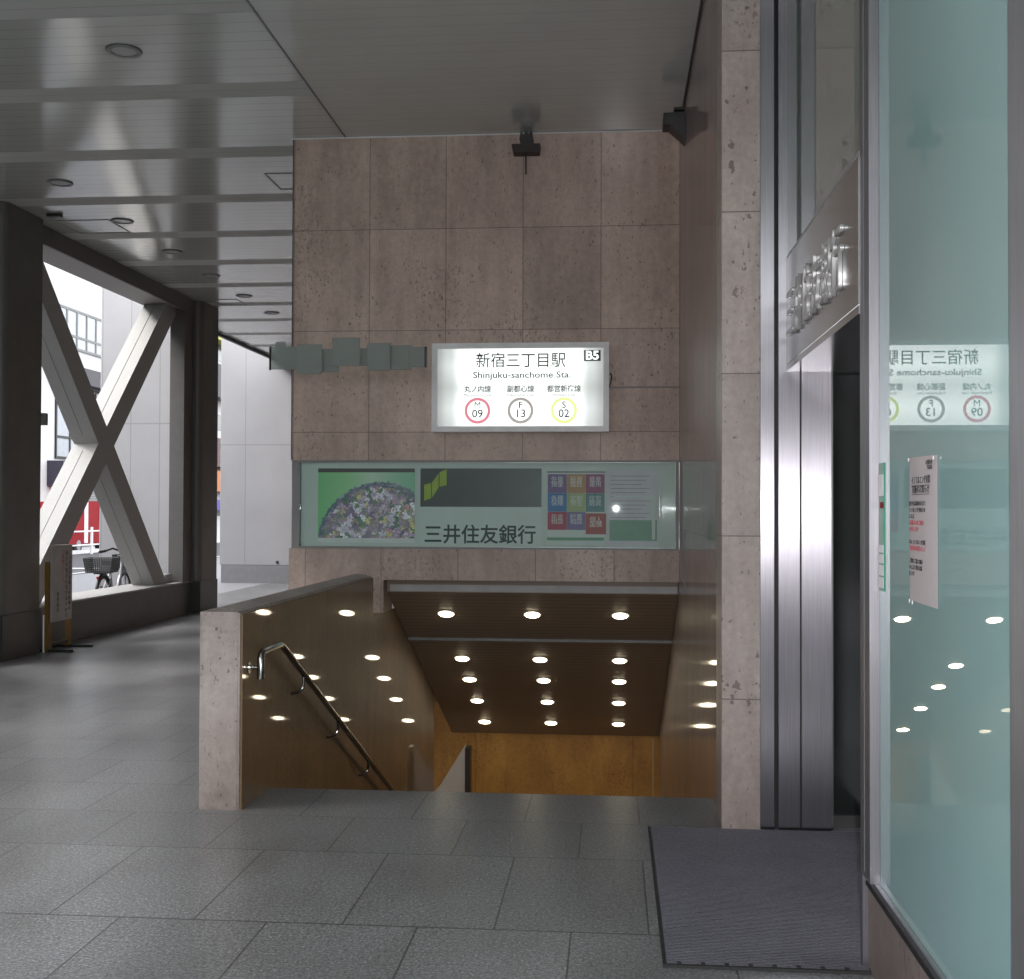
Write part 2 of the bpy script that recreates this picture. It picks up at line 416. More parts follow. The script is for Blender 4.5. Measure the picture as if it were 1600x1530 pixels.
m = MB(); m.quad((-12.9, 10, -.003), (-12.78, 10, -.003), (-12.78, 90, -.003), (-12.9, 90, -.003)); m.quad((-15.0, 29.5, -.003), (-11.2, 29.5, -.003), (-11.2, 29.9, -.003), (-15.0, 29.9, -.003))
tag(m.build('road_markings', 'roadpaint'), kind='structure')

ceil = MB(); ceil.box(-6.97, -2.5, CZ, XR + .36, 24.3, CZ + .4)
tag(ceil.build('ceiling', 'ceiling'), kind='structure')
tr = thing('ceiling_edge_trim', (-6.99, 20, CZ), 'dark metal trim along the open outer edge of the ceiling, beyond the far column', 'trim')
MB().box(-7.03, 18.05, CZ - .05, -6.971, 24.29, CZ + .06).build('trim_strip', 'black', tr)
MB().box(-7.10, 18.05, CZ - .02, -7.031, 24.29, CZ + .02).build('outer_trim_strip', 'white_frame', tr)
sm = MB(); sm.box(-2.256, 6.0, CZ - .008, -2.244, 9.75, CZ - .0005)
tag(sm.build('ceiling_seam', 'trim'), kind='structure')

# staircase going down
m = MB(); n = 22; run, rise = .15 / TS, .15
pts = [(Y0S, 0.0)]
y, z = Y0S, 0.0
for i in range(n):
    z -= rise; pts.append((y, z))
    y += run; pts.append((y, z))
pts.append((15.2, z)); pts.append((15.2, z - .3)); pts.append((y - .2, z - .3)); pts.append((Y0S - .0, -.35))
m.prism(pts, 0, XL + .001, XR - .001)
LAND = z
tag(m.build('staircase', 'floor'), 'grey granite steps descending from the arcade floor to the station', 'staircase')
tag(MB().box(-7, 12.6, LAND - .3, XL, 15.2, LAND - .01).build('lower_landing', 'floor'), kind='structure')

# ------------------------------------------------------------------ stone wall above the stairs, with its window
wall = thing('stone_wall', (-1.07, YW, 0), 'large pinkish travertine panel wall over the stairs, carrying the lit station sign', 'wall')
MB().box(-2.69, YW, 1.962, XR - .001, 10.15, CZ - .002).build('cladding', 'stone', wall)
lw = MB(); lw.box(XL - .0, YW, .965, XR - .001, 9.88, 1.222)
lw.build('lintel', 'stone_low', wall)
MB().box(-2.71, YW, 0, XL - .065, 10.15, 1.222).build('side_cladding', 'stone_low', wall)
MB().box(XL - .065, YW - .003, .69, XL - .001, 10.15, 1.221).build('jamb', 'stone_low', wall)
MB().box(-2.70, YW - .012, CZ - .012, XR - .002, YW - .001, CZ - .003).build('top_trim', 'white_frame', wall)
MB().box(-2.696, YW - .01, 1.962, -2.6905, YW + .4, CZ - .01).build('corner_trim', 'plinth', wall)
MB().box(-2.69, 10.15, 0, -2.3, 24.3, CZ - .002).build('return_wall', 'stone', wall)
fr = MB()
fr.box(-2.69, YW + .004, 1.944, XR - .002, YW + .05, 1.960); fr.box(-2.69, YW + .004, 1.224, XR - .002, YW + .05, 1.240)
fr.box(-2.69, YW + .006, 1.2405, -2.625, YW + .12, 1.9435)
fr.box(XR - .03, YW + .006, 1.2405, XR - .003, YW + .05, 1.9435)
win = fr.build('window', 'trim', wall)
MB().box(-2.6245, YW + .02, 1.2405, XR - .031, YW + .026, 1.9435).build('pane', 'pane', win)
M['backing'] = plain('case_backing', (.64, .69, .665), .5, var=.06, scale=1.5)
MB().box(-2.6245, YW + .062, 1.2405, XR - .031, YW + .09, 1.9435).build('backing_panel', 'backing', win)
PY = YW + .060
# poster 1: bank of flowers against green
def flower_mat():
    m = NT('flower_print'); p = m.pos(); s = m.sep(p)
    cx, cz, rx, rz = -1.95, 1.22, .54, .56
    dx = m.mth('DIVIDE', m.mth('SUBTRACT', s[0], cx), rx); dz = m.mth('DIVIDE', m.mth('SUBTRACT', s[2], cz), rz)
    d = m.mth('ADD', m.mth('MULTIPLY', dx, dx), m.mth('MULTIPLY', dz, dz))
    d = m.mth('ADD', d, m.mth('MULTIPLY', m.mth('SUBTRACT', m.noise(p, 45, 4, .7), .5), .28))
    ins = m.mth('LESS_THAN', d, 1.0)
    v = m.n('TexVoronoi'); dn = m.n('TexNoise'); m.l(p, dn.inputs['Vector']); dn.inputs['Scale'].default_value = 30; vm = m.n('VectorMath', operation='MULTIPLY_ADD'); m.l(dn.outputs['Color'], vm.inputs[0]); vm.inputs[1].default_value = (.09, 0, .09); m.l(m.mapp(p, (1, 0, 1)), vm.inputs[2]); m.l(vm.outputs[0], v.inputs['Vector']); v.inputs['Scale'].default_value = 27; v.inputs['Randomness'].default_value = 1
    hue = m.ramp(m.sep(v.outputs['Color'])[0], [(0, (.08, .16, .10)), (.2, (.38, .28, .40)), (.38, (.26, .24, .17)), (.52, (.62, .56, .66)), (.66, (.12, .10, .18)), (.80, (.55, .52, .18)), (.86, (.50, .25, .34)), (.92, (.70, .70, .76))])
    hue.node.color_ramp.interpolation = 'CONSTANT'
    fine = m.noise(p, 70, 5, .8); hue = m.mix(.9, hue, m.ramp(fine, [(.36, .35), (.62, 1.7)]), 'MULTIPLY')
    lo = m.noise(p, 6, 3); hue = m.mix(m.mth('MULTIPLY', m.sep(m.ramp(lo, [(.42, 0), (.6, 1)]))[0], .5), hue, (.30, .24, .33))
    rim = m.mth('GREATER_THAN', d, .86); hue = m.mix(m.mth('MULTIPLY', rim, .7), hue, (.05, .10, .16))
    hue = m.mix(1, hue, (1.5, 1.45, 1.45), 'MULTIPLY')
    g = m.ramp(m.mth('DIVIDE', m.mth('ADD', s[0], 2.48), .83), [(0, (.22, .62, .26)), (.3, (.34, .72, .34)), (.55, (.62, .80, .62)), (1, (.24, .60, .38))])
    c = m.mix(ins, g, hue)
    m.set(col=c, rough=.4); return m.m
M['flowers'] = flower_mat()
po = thing('poster', (-2.06, PY, 1.25), 'poster of many-coloured flowers on green, at the left end of the window band', 'poster', 'posters in the window band')
MB().box(-2.478, PY - .006, 1.31, -1.655, PY, 1.895).build('printed_sheet', 'flowers', po)
MB().box(-2.478, PY - .006, 1.272, -1.655, PY, 1.309).build('white_margin', 'whitep', po)
MB().box(-2.478, PY - .0095, 1.862, -1.655, PY - .0065, 1.895).build('top_bar', 'plinth', po)
# poster 2: bank sign
po = thing('poster', (-1.08, PY, 1.25), 'dark and pale bank sign with yellow-green emblem and bank name in the window band', 'sign', 'posters in the window band')
M['dkgreen'] = plain('dark_green_print', (.010, .022, .020), .35)
M['palegrey'] = plain('pale_print', (.66, .72, .70), .45, var=.04)
M['lime'] = plain('lime_print', (.36, .47, .015), .4)
MB().box(-1.606, PY - .008, 1.575, -.592, PY, 1.895).build('dark_field', 'dkgreen', po)
MB().box(-1.606, PY - .008, 1.243, -.592, PY, 1.574).build('pale_field', 'palegrey', po)
em = MB()
for q in ([(-1.575, 1.625), (-1.575, 1.757), (-1.515, 1.775), (-1.515, 1.645)], [(-1.508, 1.650), (-1.508, 1.778), (-1.452, 1.855), (-1.452, 1.735)], [(-1.445, 1.742), (-1.445, 1.862), (-1.385, 1.888), (-1.385, 1.755)]):
    em.prism(q, 1, PY - .0105, PY - .0085)
em.build('emblem', 'lime', po)
M['inkgreen'] = plain('green_black_ink', (.008, .03, .027), .5)
text('bank_name', '三井住友銀行', 'inkgreen', po, (-1.105, PY - .0095, 1.335), (1, 0, 0), (0, 0, 1), .165, offset=.0028, width=.93)
# poster 3: colour squares and a text sheet
po = thing('poster', (-.3, PY, 1.25), 'sheet of nine coloured squares with white words, right of the bank sign', 'poster', 'posters in the window band')
MB().box(-.545, PY - .006, 1.26, -.065, PY, 1.90).build('pale_sheet', 'palegrey', po)
MB().box(-.545, PY - .010, 1.86, -.065, PY - .0065, 1.872).build('top_bar', 'plinth', po)
MB().box(-.545, PY - .0085, 1.30, -.075, PY - .0065, 1.325).build('green_bar', plain('soft_green', (.16, .36, .24), .5), po)
cols = [((.20, .12, .30), '外貨預金'), ((.50, .27, .13), '投資信託'), ((.34, .08, .20), '資産運用'), ((.06, .20, .48), '各種保険'), ((.42, .48, .25), '定期預金'), ((.12, .27, .30), '住宅融資'), ((.45, .04, .10), '年金相談'), ((.22, .17, .36), '貯蓄相談'), ((.42, .09, .08), '個人国債')]
xs = [-.540, -.380, -.225, -.068]; zs = [1.848, 1.69, 1.535, 1.385]
for k, (c, t) in enumerate(cols):
    i, j = k % 3, k // 3
    dz = -.035 if k == 8 else 0; ex = .012 if k == 8 else 0
    x0, x1, z1, z0 = xs[i], xs[i + 1] - .002 + ex, zs[j] + dz * .3, zs[j + 1] + .002 + dz
    sq = MB().box(x0, PY - .012 - .001 * (k == 8), z0, x1, PY - .009, z1).build('colour_square', plain('square_print', c, .5, var=.05), po)
    text('lettering', t[:2] + '\n' + t[2:], 'whitep', sq, ((x0 + x1) / 2, PY - .0145, (z0 + z1) / 2 + .012), (1, 0, 0), (0, 0, 1), .052, extrude=.0006, linesp=.75)
po = thing('notice_sheet', (.17, PY, 1.25), 'pale lined text sheet with green lower block, right end of the window band', 'notice')
MB().box(-.055, PY - .006, 1.255, .37, PY, 1.885).build('sheet', plain('sheet_print', (.70, .66, .72), .5, var=.06), po)
MB().box(-.03, PY - .0085, 1.30, .36, PY - .0065, 1.47).build('green_block', plain('green_print', (.24, .42, .32), .5), po)
wb = MB(); wb.box(.0, PY - .0105, 1.655, .345, PY - .009, 1.672); wb.box(.318, PY - .0105, 1.31, .345, PY - .009, 1.6545)  # pale frame lines reflected in the window glass, painted onto the sheet
wb.build('painted_reflection', 'palegrey', po)
ls = MB()
for k in range(11):
    z = 1.83 - k * .034
    ls.box(-.02, PY - .0078, z, .30 - .03 * (k % 3), PY - .0065, z + .004)
ls.build('printed_lines', plain('pale_ink', (.24, .23, .26), .6), po)

# lintel underside tray, stair ceiling
tag(MB().box(XL + .03, 9.885, .862, XR - .01, 9.9, .918).build('lintel_tray', plain('tray_metal', (.34, .33, .32), .5)), 'thin pale metal strip under the stone lintel at the stair opening', 'trim')
SC = 9.9; SZ = .854
def sz(y): return SZ - TS * (y - SC)
sc = thing('stair_ceiling', (-.68, SC, SZ), 'dark brown slatted metal ceiling sloping down over the stairs', 'ceiling')
MB().prism([(9.9, sz(9.9)), (10.965, sz(10.965)), (10.965, sz(10.965) + .25), (9.9, sz(9.9) + .2)], 0, XL + .002, XR - .002).build('upper_panel', 'slat', sc)
MB().prism([(10.99, sz(10.99) + .006), (14.0, sz(14.0) + .006), (14.0, sz(14) + .3), (10.99, sz(10.99) + .3)], 0, XL + .002, XR - .002).build('lower_panel', 'slat', sc)
MB().box(XL + .002, 10.935, sz(10.95) - .02, XR - .002, 10.955, sz(10.95) + .005).build('joint_trim', 'trim', sc)
MB().box(XL + .002, 10.9655, sz(10.99) + .03, XR - .002, 10.9895, sz(10.99) + .25).build('joint_gap', 'dark_gap', sc)
# enclosing walls of the stair shaft
lwall = thing('stair_side_wall', (XL - .2, 11, -2), 'polished ochre stone wall on the left of the stairs, below the parapet', 'wall')
MB().prism([(Y0S - .5, -.001), (9.32, -.001), (9.32, .69), (12.6, .69), (12.6, LAND - .2), (Y0S - .5, LAND - .2)], 0, XL - .2, XL).build('wall_face', 'stairwall', lwall)
ew = thing('landing_end_wall', (-1, 14.1, LAND), 'ochre stone wall at the foot of the stairs, facing the camera', 'wall')
MB().box(-6.5, 14.05, LAND - .2, XR + .3, 14.3, -.06).build('wall_face', 'endwall', ew)
MB().box(.465, 14.038, LAND, .482, 14.049, -1.13).build('pale_strip', plain('ochre_trim', (.5, .36, .14), .5), ew)
tag(MB().box(-6.5, 12.4, -.75, XL - .201, 14.049, -.3).build('lower_passage_ceiling', 'slat'), kind='structure')
bal = thing('landing_balustrade', (-1.8, 13.05, -1.6), 'pale panel with slanting top beside the landing at the foot of the stairs', 'balustrade')
MB().prism([(-1.62, -1.045), (-1.62, LAND), (-3.6, LAND), (-3.6, -3.2), (-1.90, -1.50)], 1, 13.0, 13.1).build('panel', plain('pale_panel', (.66, .60, .52), .5, var=.05), bal)
MB().box(-1.618, 12.98, LAND, -1.56, 13.12, -1.07).build('end_post', plain('dark_post', (.05, .035, .03), .4), bal)

# stair lamps
nrm = Vector((0, -TS, -1)).normalized()
rows = [10.352, 11.485, 12.09, 12.78, 13.54]; colx = [-1.462, -.702, .065]
rown = ['first row just behind the stone lintel', 'second row from the top', 'middle row', 'fourth row from the top', 'lowest row above the ochre end wall']
coln = ['left', 'middle', 'right']
lamp0 = None
for i, yy in enumerate(rows):
    for j, xx in enumerate(colx):
        zz = sz(yy) + (.006 if i else 0)
        loc = Vector((xx, yy, zz)) + nrm * .001
        lab = f'glowing round stair downlight, {coln[j]} one of the {rown[i]}'
        if lamp0 is None:
            lamp0 = thing('stair_downlight', loc, lab, 'downlight', 'downlights in the stair ceiling')
            a = MB().disc(loc, nrm, .078, .006, 32, .062).build('trim_ring', 'white_frame', lamp0)
            b = MB().disc(loc, nrm, .061, .012, 32).build('lens', 'glow', lamp0)
            kids = [a, b]
        else:
            o = lamp0.copy(); C.objects.link(o); o.location = loc; o['label'] = lab
            for k in kids:
                c = k.copy(); C.objects.link(c); c.parent = o; c.matrix_parent_inverse = k.matrix_parent_inverse.copy()

# ------------------------------------------------------------------ parapet and handrail
pp = thing('stair_parapet', (-2.02, 7.6, 0), 'waist-high travertine parapet on the left of the stair head, rough end facing the camera', 'parapet')
def ridge(y0, y1, x0, x1, z, h, hip):
    m = MB(); xm = (x0 + x1) / 2 - .01
    b = m.b
    v = [b.verts.new(q) for q in ((x0, y0, 0), (x1, y0, 0), (x1, y1, 0), (x0, y1, 0), (x0, y0, z), (x1, y0, z), (x1, y1, z), (x0, y1, z), (xm, y0 + hip, z + h), (xm, y1, z + h))]
    for f in ((0, 1, 5, 4), (1, 2, 6, 5), (3, 0, 4, 7), (2, 3, 7, 9, 6), (4, 5, 8), (5, 6, 9, 8), (7, 4, 8, 9), (0, 3, 2, 1)): b.faces.new([v[i] for i in f])
    bmesh.ops.recalc_face_normals(b, faces=b.faces[:]); return m
ridge(5.98, 9.33, -2.128, XL - .024, 1.018, .022, .16).build('stone_core', 'parapet', pp)
MB().box(XL - .0235, 5.982, .001, XL - .012, 9.33, 1.012).build('edge_strip', 'parapet', pp)
MB().box(XL - .0115, 5.99, -.0005, XL, 9.33, 1.005).build('polished_face', 'stairwall', pp)

hr = thing('handrail', (-1.84, 6.09, .8), 'steel tube handrail running down the polished left stair wall', 'handrail')
RX = XL + .065
def railz(y): return .797 - TS * (y - 6.48)
pts = [(RX, 6.09, .66), (RX, 6.09, .76), (RX, 6.10, .783), (RX, 6.125, .797), (RX, 6.30, .797), (RX, 6.44, .797), (RX, 6.49, .792), (RX, 6.55, railz(6.55))] + [(RX, yy, railz(yy)) for yy in (7, 8, 9, 10, 11, 12.3)]
MB().tube(pts, .019, 14).build('rail', M['chrome'], hr, True)
MB().tube([(RX, 6.09, .72), (XL + .001, 6.09, .72)], .010, 10).build('end_bracket', 'chrome', hr, True)
MB().disc((XL + .0005, 6.09, .72), (1, 0, 0), .03, .006).build('end_plate', 'chrome', hr, True)
for yy in (6.96, 7.86, 8.86, 9.86, 10.86):
    z = railz(yy)
    MB().tube([(RX, yy, z - .02), (RX, yy, z - .06), (RX - .005, yy, z - .085), (RX - .018, yy - .01, z - .103), (RX - .035, yy - .03, z - .11), (XL + .002, yy - .05, z - .112)], .009, 10).build('bracket', 'chrome', hr, True)

# ------------------------------------------------------------------ right side wall, pillar
rw = thing('side_wall', (.7, 9, 0), 'tall polished stone wall on the right of the stairs, between the travertine pillar and the sign wall', 'wall')
MB().box(XR, 6.15, LAND - .2, .90, 14.04, CZ - .003).build('polished_face', 'sidewall', rw)
MB().box(XR - .008, 9.00, .93, XR - .0005, 9.03, 1.405).build('raised_trim', 'plinth', rw)
MB().box(XR - .012, 6.16, CZ - .03, XR - .001, 9.73, CZ - .005).build('top_trim', 'black', rw)
pl = thing('stone_pillar', (.62, 5.95, 0), 'narrow travertine pillar with dark pits between the stair wall and the steel door jamb', 'pillar')
MB().box(.528, 5.85, 0, .716, 6.149, CZ - .004, .004).build('shaft', 'pillar', pl)

# ------------------------------------------------------------------ bank entrance (right)
en = thing('bank_entrance', (.9, 5, 0), 'brushed steel bank entrance portal with raised Japanese letters on its fascia', 'entrance')
MB().box(.717, 5.86, 0, .782, 6.1, CZ - .004).build('outer_jamb', 'steel', en)
MB().box(.7825, 5.93, 0, .8035, 6.1, CZ - .004).build('shadow_gap', 'dark_gap', en)
MB().box(.804, 5.86, 0, .905, 6.1, CZ - .004).build('inner_jamb', 'steel', en)
MB().box(.9055, 5.885, 0, .9135, 6.1, 2.27).build('jamb_joint', 'dark_gap', en)
MB().box(.914, 5.86, 0, 1.056, 6.1, 2.27).build('sliding_panel', 'steel', en)
MB().box(1.0565, 5.87, 0, 1.066, 6.1, 2.27).build('panel_edge', 'steel_pol', en)
MB().box(.841, 4.153, 2.230, 1.9, 5.8595, 2.26).build('soffit', 'steel_pol', en)
d = MB().box(1.0665, 5.95, .06, 1.9, 6.0, 2.27).build('glass_door', 'blackglass', en)
MB().box(1.067, 5.94, .002, 1.9, 6.02, .059).build('door_rail', 'plinth', d)
MB().box(1.9005, 4.05, 0, 1.94, 6.1, 2.9).build('inner_side', 'blackglass', en)
MB().box(.84, 4.153, 2.262, .846, 5.8595, 2.775).build('fascia', 'steel_pol', en)
MB().box(.848, 4.153, 2.7755, .866, 5.858, CZ - .004).build('transom_glass', 'transom', en)
MB().box(.844, 4.155, 2.7758, .870, 5.858, 2.7955).build('transom_rail', 'steel_dull', en)
text('fascia_lettering', '三井住友銀行', 'fascia_ltr', en, (.832, 5.08, 2.47), (0, -1, 0), (0, 0, 1), .27, extrude=.007, width=1.36)
MB().box(.845, 4.005, .3225, .8985, 4.152, CZ - .004).build('front_mullion', 'steel_dark', en)
MB().box(.846, 4.125, 0, .8985, 4.152, .322).build('mullion_foot', 'steel_dark', en)
MB().box(.8438, 4.085, .34, .8449, 4.095, CZ - .004).build('mullion_groove', 'trim', en)

GX = .878
gw = thing('glass_wall', (.9, 2, 0), 'tall teal frosted glass wall of the bank at the right edge, mirroring the lit sign', 'glass wall')
MB().box(GX, -3, .30, .92, 4.0, CZ - .004).build('glass_sheet', 'teal', gw)
MB().box(.864, -3, 0, 1.2, 4.1245, .285).build('stone_base', 'parapet', gw)
MB().box(.855, -3, .2865, .877, 4.1245, .298).build('dark_gasket', 'dark_gap', gw)
MB().box(.860, -3, .2985, .8775, 4.1245, .322).build('sill', 'steel', gw)
MB().box(.86, 2.30, .3225, .8775, 2.66, CZ - .004).build('mullion', 'steel_dull', gw)
MB().box(.86, -.6, .3225, .8775, -.33, CZ - .004).build('mullion', 'steel', gw)
MB().box(1.2, -3, 0, 1.5, 3.93, CZ).build('inner_wall', 'facade2', gw)

nt_ = thing('paper_notice', (.895, 3.5, 1.3), 'white paper notice with black and red Japanese text taped to the teal glass', 'notice')
b = MB(); Z0, Z1 = 1.290, 1.708
N = 8
g = [[b.b.verts.new((.8760 - .005 * math.sin(i / N * 3.1) * (1 if j else .4), 3.594 - (3.594 - 3.295) * i / N, Z0 + (Z1 - Z0) * j / 4 - .004 * i / N)) for j in range(5)] for i in range(N + 1)]
for i in range(N):
    for j in range(4): b.b.faces.new((g[i][j], g[i][j + 1], g[i + 1][j + 1], g[i + 1][j]))
ob = b.build('sheet', 'paper', nt_)
md = ob.modifiers.new('thickness', 'SOLIDIFY'); md.thickness = .0006
def nline(s, z, size, mat='ink', al='LEFT', y=3.64, w=None): text('printed_line', s, mat, nt_, (.8690, y - .064, z), (0, -1, 0), (0, 0, 1), size, al, extrude=.0003, width=w)
nline('お客様各位', 1.686, .014, al='RIGHT', y=3.385); nline('当支店長', 1.672, .014, al='RIGHT', y=3.385)
nline('インフルエンザ対策', 1.638, .026, al='CENTER', y=3.51, w=.2); nline('実施のお知らせ', 1.612, .026, al='CENTER', y=3.51, w=.19)
for k, (s_, mt_) in enumerate((('拝啓 平素は格別のお引立て', 'ink'), ('インフルエンザ予防のため', 'ink'), ('しました', 'ink'), ('お客様には大変ご迷惑を', 'inkred'), ('おかけしますが', 'inkred'), (None, None), ('なお、インフルエンザ対策', 'ink'), ('手指消毒液を設置いたして', 'inkred'), (None, None), ('ご理解とご協力 お願い', 'ink'), ('いたします 敬具 店舗', 'ink'), ('以上です', 'ink'))):
    if s_: nline(s_, 1.572 - k * .0185, .015, mt_)
ul = MB(); ul.box(.8686, 3.35, 1.623, .8690, 3.55, 1.6245); ul.box(.8686, 3.355, 1.598, .8690, 3.545, 1.5995); ul.build('underline', 'ink', nt_)
for yy, zz in ((3.58, 1.702), (3.31, 1.696), (3.575, 1.287), (3.54, 1.285)):
    MB().disc((.8695, yy, zz), (-1, 0, 0), .006, .002, 12).build('pin', 'whitep', nt_)
st = thing('green_sticker', (.9, 4.04, 1.3), 'tall narrow green sticker on the teal glass beside the steel mullion', 'sticker')
MB().box(.8745, 3.925, 1.290, .8775, 3.998, 1.708).build('film', 'green', st)
for z0, z1 in ((1.30, 1.335), (1.34, 1.375), (1.38, 1.41), (1.415, 1.44), (1.60, 1.67)):
    MB().box(.873, 3.932, z0, .8743, 3.99, z1).build('white_patch', 'whitep', st)
MB().box(.873, 3.932, 1.56, .8743, 3.975, 1.58).build('red_patch', 'red', st)

tag(MB().box(.185, 4.086, .001, 1.30, 5.835, .010, .003).build('entrance_mat', 'mat'), 'purple-grey ribbed entrance mat on the floor before the steel door', 'mat')
mt0 = bpy.data.objects['entrance_mat']
MB().box(.172, 4.07, .001, .184, 5.835, .011).build('rubber_edge', 'rubber', mt0)
e = MB(); e.box(.1845, 4.07, .001, 1.30, 4.085, .011)
for k in range(13): e.box(.22 + k * .08, 4.0855, .0105, .235 + k * .08, 4.10, .0125)
e.build('rubber_edge', 'rubber', mt0)

# ------------------------------------------------------------------ station sign
sg = thing('station_sign', (-.76, YW, 2.55), 'lit white station sign with Japanese station name, B5 tag and three line circles', 'sign')
sx0, sx1, sz0, sz1 = -1.485, -.035, 2.188, 2.915; sy = YW - .145
fr = MB(); t = .045
fr.box(sx0, sy, sz1 - t, sx1, YW - .002, sz1); fr.box(sx0, sy, sz0, sx1, YW - .002, sz0 + t)
fr.box(sx0, sy, sz0 + t + .0003, sx0 + t, YW - .002, sz1 - t - .0003); fr.box(sx1 - t, sy, sz0 + t + .0003, sx1, YW - .002, sz1 - t - .0003)
fr.build('frame', 'white_frame', sg)
def face_mat():
    m = NT('backlit_face'); p = m.pos(); s = m.sep(p)
    # two tubes behind the acrylic: dim towards both ends
    u = m.mth('ABSOLUTE', m.mth('DIVIDE', m.mth('SUBTRACT', s[0], (sx0 + sx1) / 2), (sx1 - sx0) / 2))
    v = m.mth('DIVIDE', m.mth('SUBTRACT', s[2], sz0), sz1 - sz0)
    tb = m.mth('MAXIMUM', m.mth('SUBTRACT', 1, m.mth('MULTIPLY', m.mth('ABSOLUTE', m.mth('SUBTRACT', v, .26)), 3.2)), m.mth('SUBTRACT', 1, m.mth('MULTIPLY', m.mth('ABSOLUTE', m.mth('SUBTRACT', v, .74)), 3.2)))
    e = m.ramp(u, [(0, 1.0), (.62, 1.0), (.80, .42), (.96, .17)]); e.node.color_ramp.interpolation = 'EASE'
    k = m.mth('MULTIPLY', m.sep(e)[0], m.mth('MULTIPLY_ADD', tb, .45, .55))
    m.b.inputs['Base Color'].default_value = (.5, .5, .5, 1); m.b.inputs['Roughness'].default_value = .35
    m.b.inputs['Emission Color'].default_value = (.93, 1, .96, 1)
    m.l(m.mth('MULTIPLY', k, FACE_E), m.b.inputs['Emission Strength'])
    return m.m
FACE_E = .235
M['face'] = face_mat()
MB().box(sx0 + t, sy + .02, sz0 + t, sx1 - t, sy + .03, sz1 - t).build('lit_panel', 'face', sg)
TY = sy + .0185
X = (1, 0, 0); Z = (0, 0, 1)
text('station_name', '新宿三丁目駅', 'ink', sg, (-.755, TY, 2.765), X, Z, .13, width=.735, extrude=.0006, offset=.0007)
text('roman_name', 'Shinjuku-sanchome Sta.', 'ink', sg, (-.745, TY, 2.652), X, Z, .072, width=.80, extrude=.0006, offset=.0008)
for cx, jp, en_, l1, l2, colr in ((-1.108, '丸ノ内線', 'Marunouchi Line', 'M', '09', (.66, .20, .25)), (-.755, '副都心線', 'Fukutoshin Line', 'F', '13', (.34, .31, .29)), (-.400, '都営新宿線', 'Shinjuku Line', 'S', '02', (.74, .86, .28))):
    ox = 0
    text('line_name', jp, 'ink', sg, (cx + ox, TY, 2.535), X, Z, .060, extrude=.0006, width=.055 * len(jp), offset=.0008)
    text('roman_line_name', en_, 'ink', sg, (cx, TY, 2.488), X, Z, .034, extrude=.0004)
    lo = .0 if l1 == 'M' else .0009
    rg = MB().disc((cx, TY + .0010, 2.362), (0, -1, 0), .107, .0014, 48, .083).build('line_circle', emis('ring_print', colr, .13), sg)
    text('line_letter', l1, 'ink', rg, (cx, TY, 2.405), X, Z, .076, extrude=.0006, offset=lo)
    text('station_number', l2, 'ink', rg, (cx, TY, 2.335), X, Z, .092, extrude=.0006, offset=.0009)
tg = MB().box(-.238, TY - .0005, 2.763, -.103, TY + .001, 2.852).build('exit_tag', plain('tag_black', (.012, .016, .014), .4), sg)
text('exit_number', 'B5', emis('tag_white', (.9, 1, .95), .2), tg, (-.171, TY - .0012, 2.806), X, Z, .098, extrude=.0004, offset=.003, width=.105)
cb = thing('sign_cable', (-.01, YW, 2.6), 'small black cable loop on the right of the lit sign, ending in a thin conduit', 'cable')
MB().tube([(-.034, YW - .05, 2.56), (-.02, YW - .05, 2.60), (-.012, YW - .045, 2.65), (-.022, YW - .04, 2.672), (-.03, YW - .04, 2.66)], .005, 8).build('cable_loop', 'black', cb, True)
MB().box(-.034, YW - .016, 2.556, XR - .004, YW - .0015, 2.566).build('conduit', 'trim', cb)

# frosted plates hanging in front of the wall
gp = thing('glass_plate_screen', (-2.1, 9.3, 2.7), 'row of overlapping frosted glass plates fixed before the stone wall, left of the lit sign', 'glass panels')
pls = [(-2.742, -2.50, 2.672, 2.855, 9.30), (-2.725, -2.64, 2.80, 2.905, 9.36), (-2.52, -2.315, 2.630, 2.868, 9.26), (-2.33, -2.19, 2.650, 2.835, 9.31), (-2.228, -2.005, 2.690, 2.915, 9.24), (-2.02, -1.935, 2.70, 2.84, 9.32), (-1.945, -1.765, 2.655, 2.872, 9.26), (-1.80, -1.60, 2.665, 2.862, 9.31), (-1.62, -1.49, 2.680, 2.842, 9.27)]
for a, b_, z0, z1, yy in pls:
    MB().box(a, yy, z0, b_, yy + .008, z1, .0015).build('glass_plate', 'frost', gp)
MB().tube([(-2.70, 9.36, 2.76), (-1.5, 9.36, 2.76)], .006, 8).build('support_rod', 'trim', gp)
for xx in (-2.55, -1.62): MB().tube([(xx, 9.36, 2.76), (xx, YW, 2.76)], .006, 8).build('bracket', 'trim', gp)
MB().box(-1.489, 9.25, 2.68, -1.470, 9.30, 2.84).build('end_cap', 'black', gp)
MB().box(-2.752, 9.28, 2.668, -2.744, 9.31, 2.857).build('end_cap', 'black', gp)

# fixtures near the ceiling
br = thing('wall_fixture', (-.72, 9.7, CZ), 'dark cross-shaped fixture with a thin rod, hanging where the wall meets the ceiling', 'fixture')
q = (-.69, 9.35)
MB().prism([(-.765, 4.662), (-.74, 4.64), (-.715, CZ - .012), (-.70, 4.645), (-.672, 4.665), (-.66, 4.60), (-.68, 4.546), (-.76, 4.546), (-.775, 4.60)], 1, 9.66, 9.735).build('mount', 'black', br)
MB().prism([(-.835, 4.545), (-.60, 4.545), (-.608, 4.475), (-.823, 4.475)], 1, 9.60, 9.72).build('crossbar', plain('brown_bar', (.02, .012, .01), .5), br)
MB().tube([(-.72, 9.66, 4.475), (-.72, 9.66, 4.31)], .007, 10).build('rod', 'black', br)
sp = thing('wall_speaker', (.46, 8.9, 4.45), 'black wedge-shaped speaker bracket high on the polished side wall under the ceiling', 'speaker')
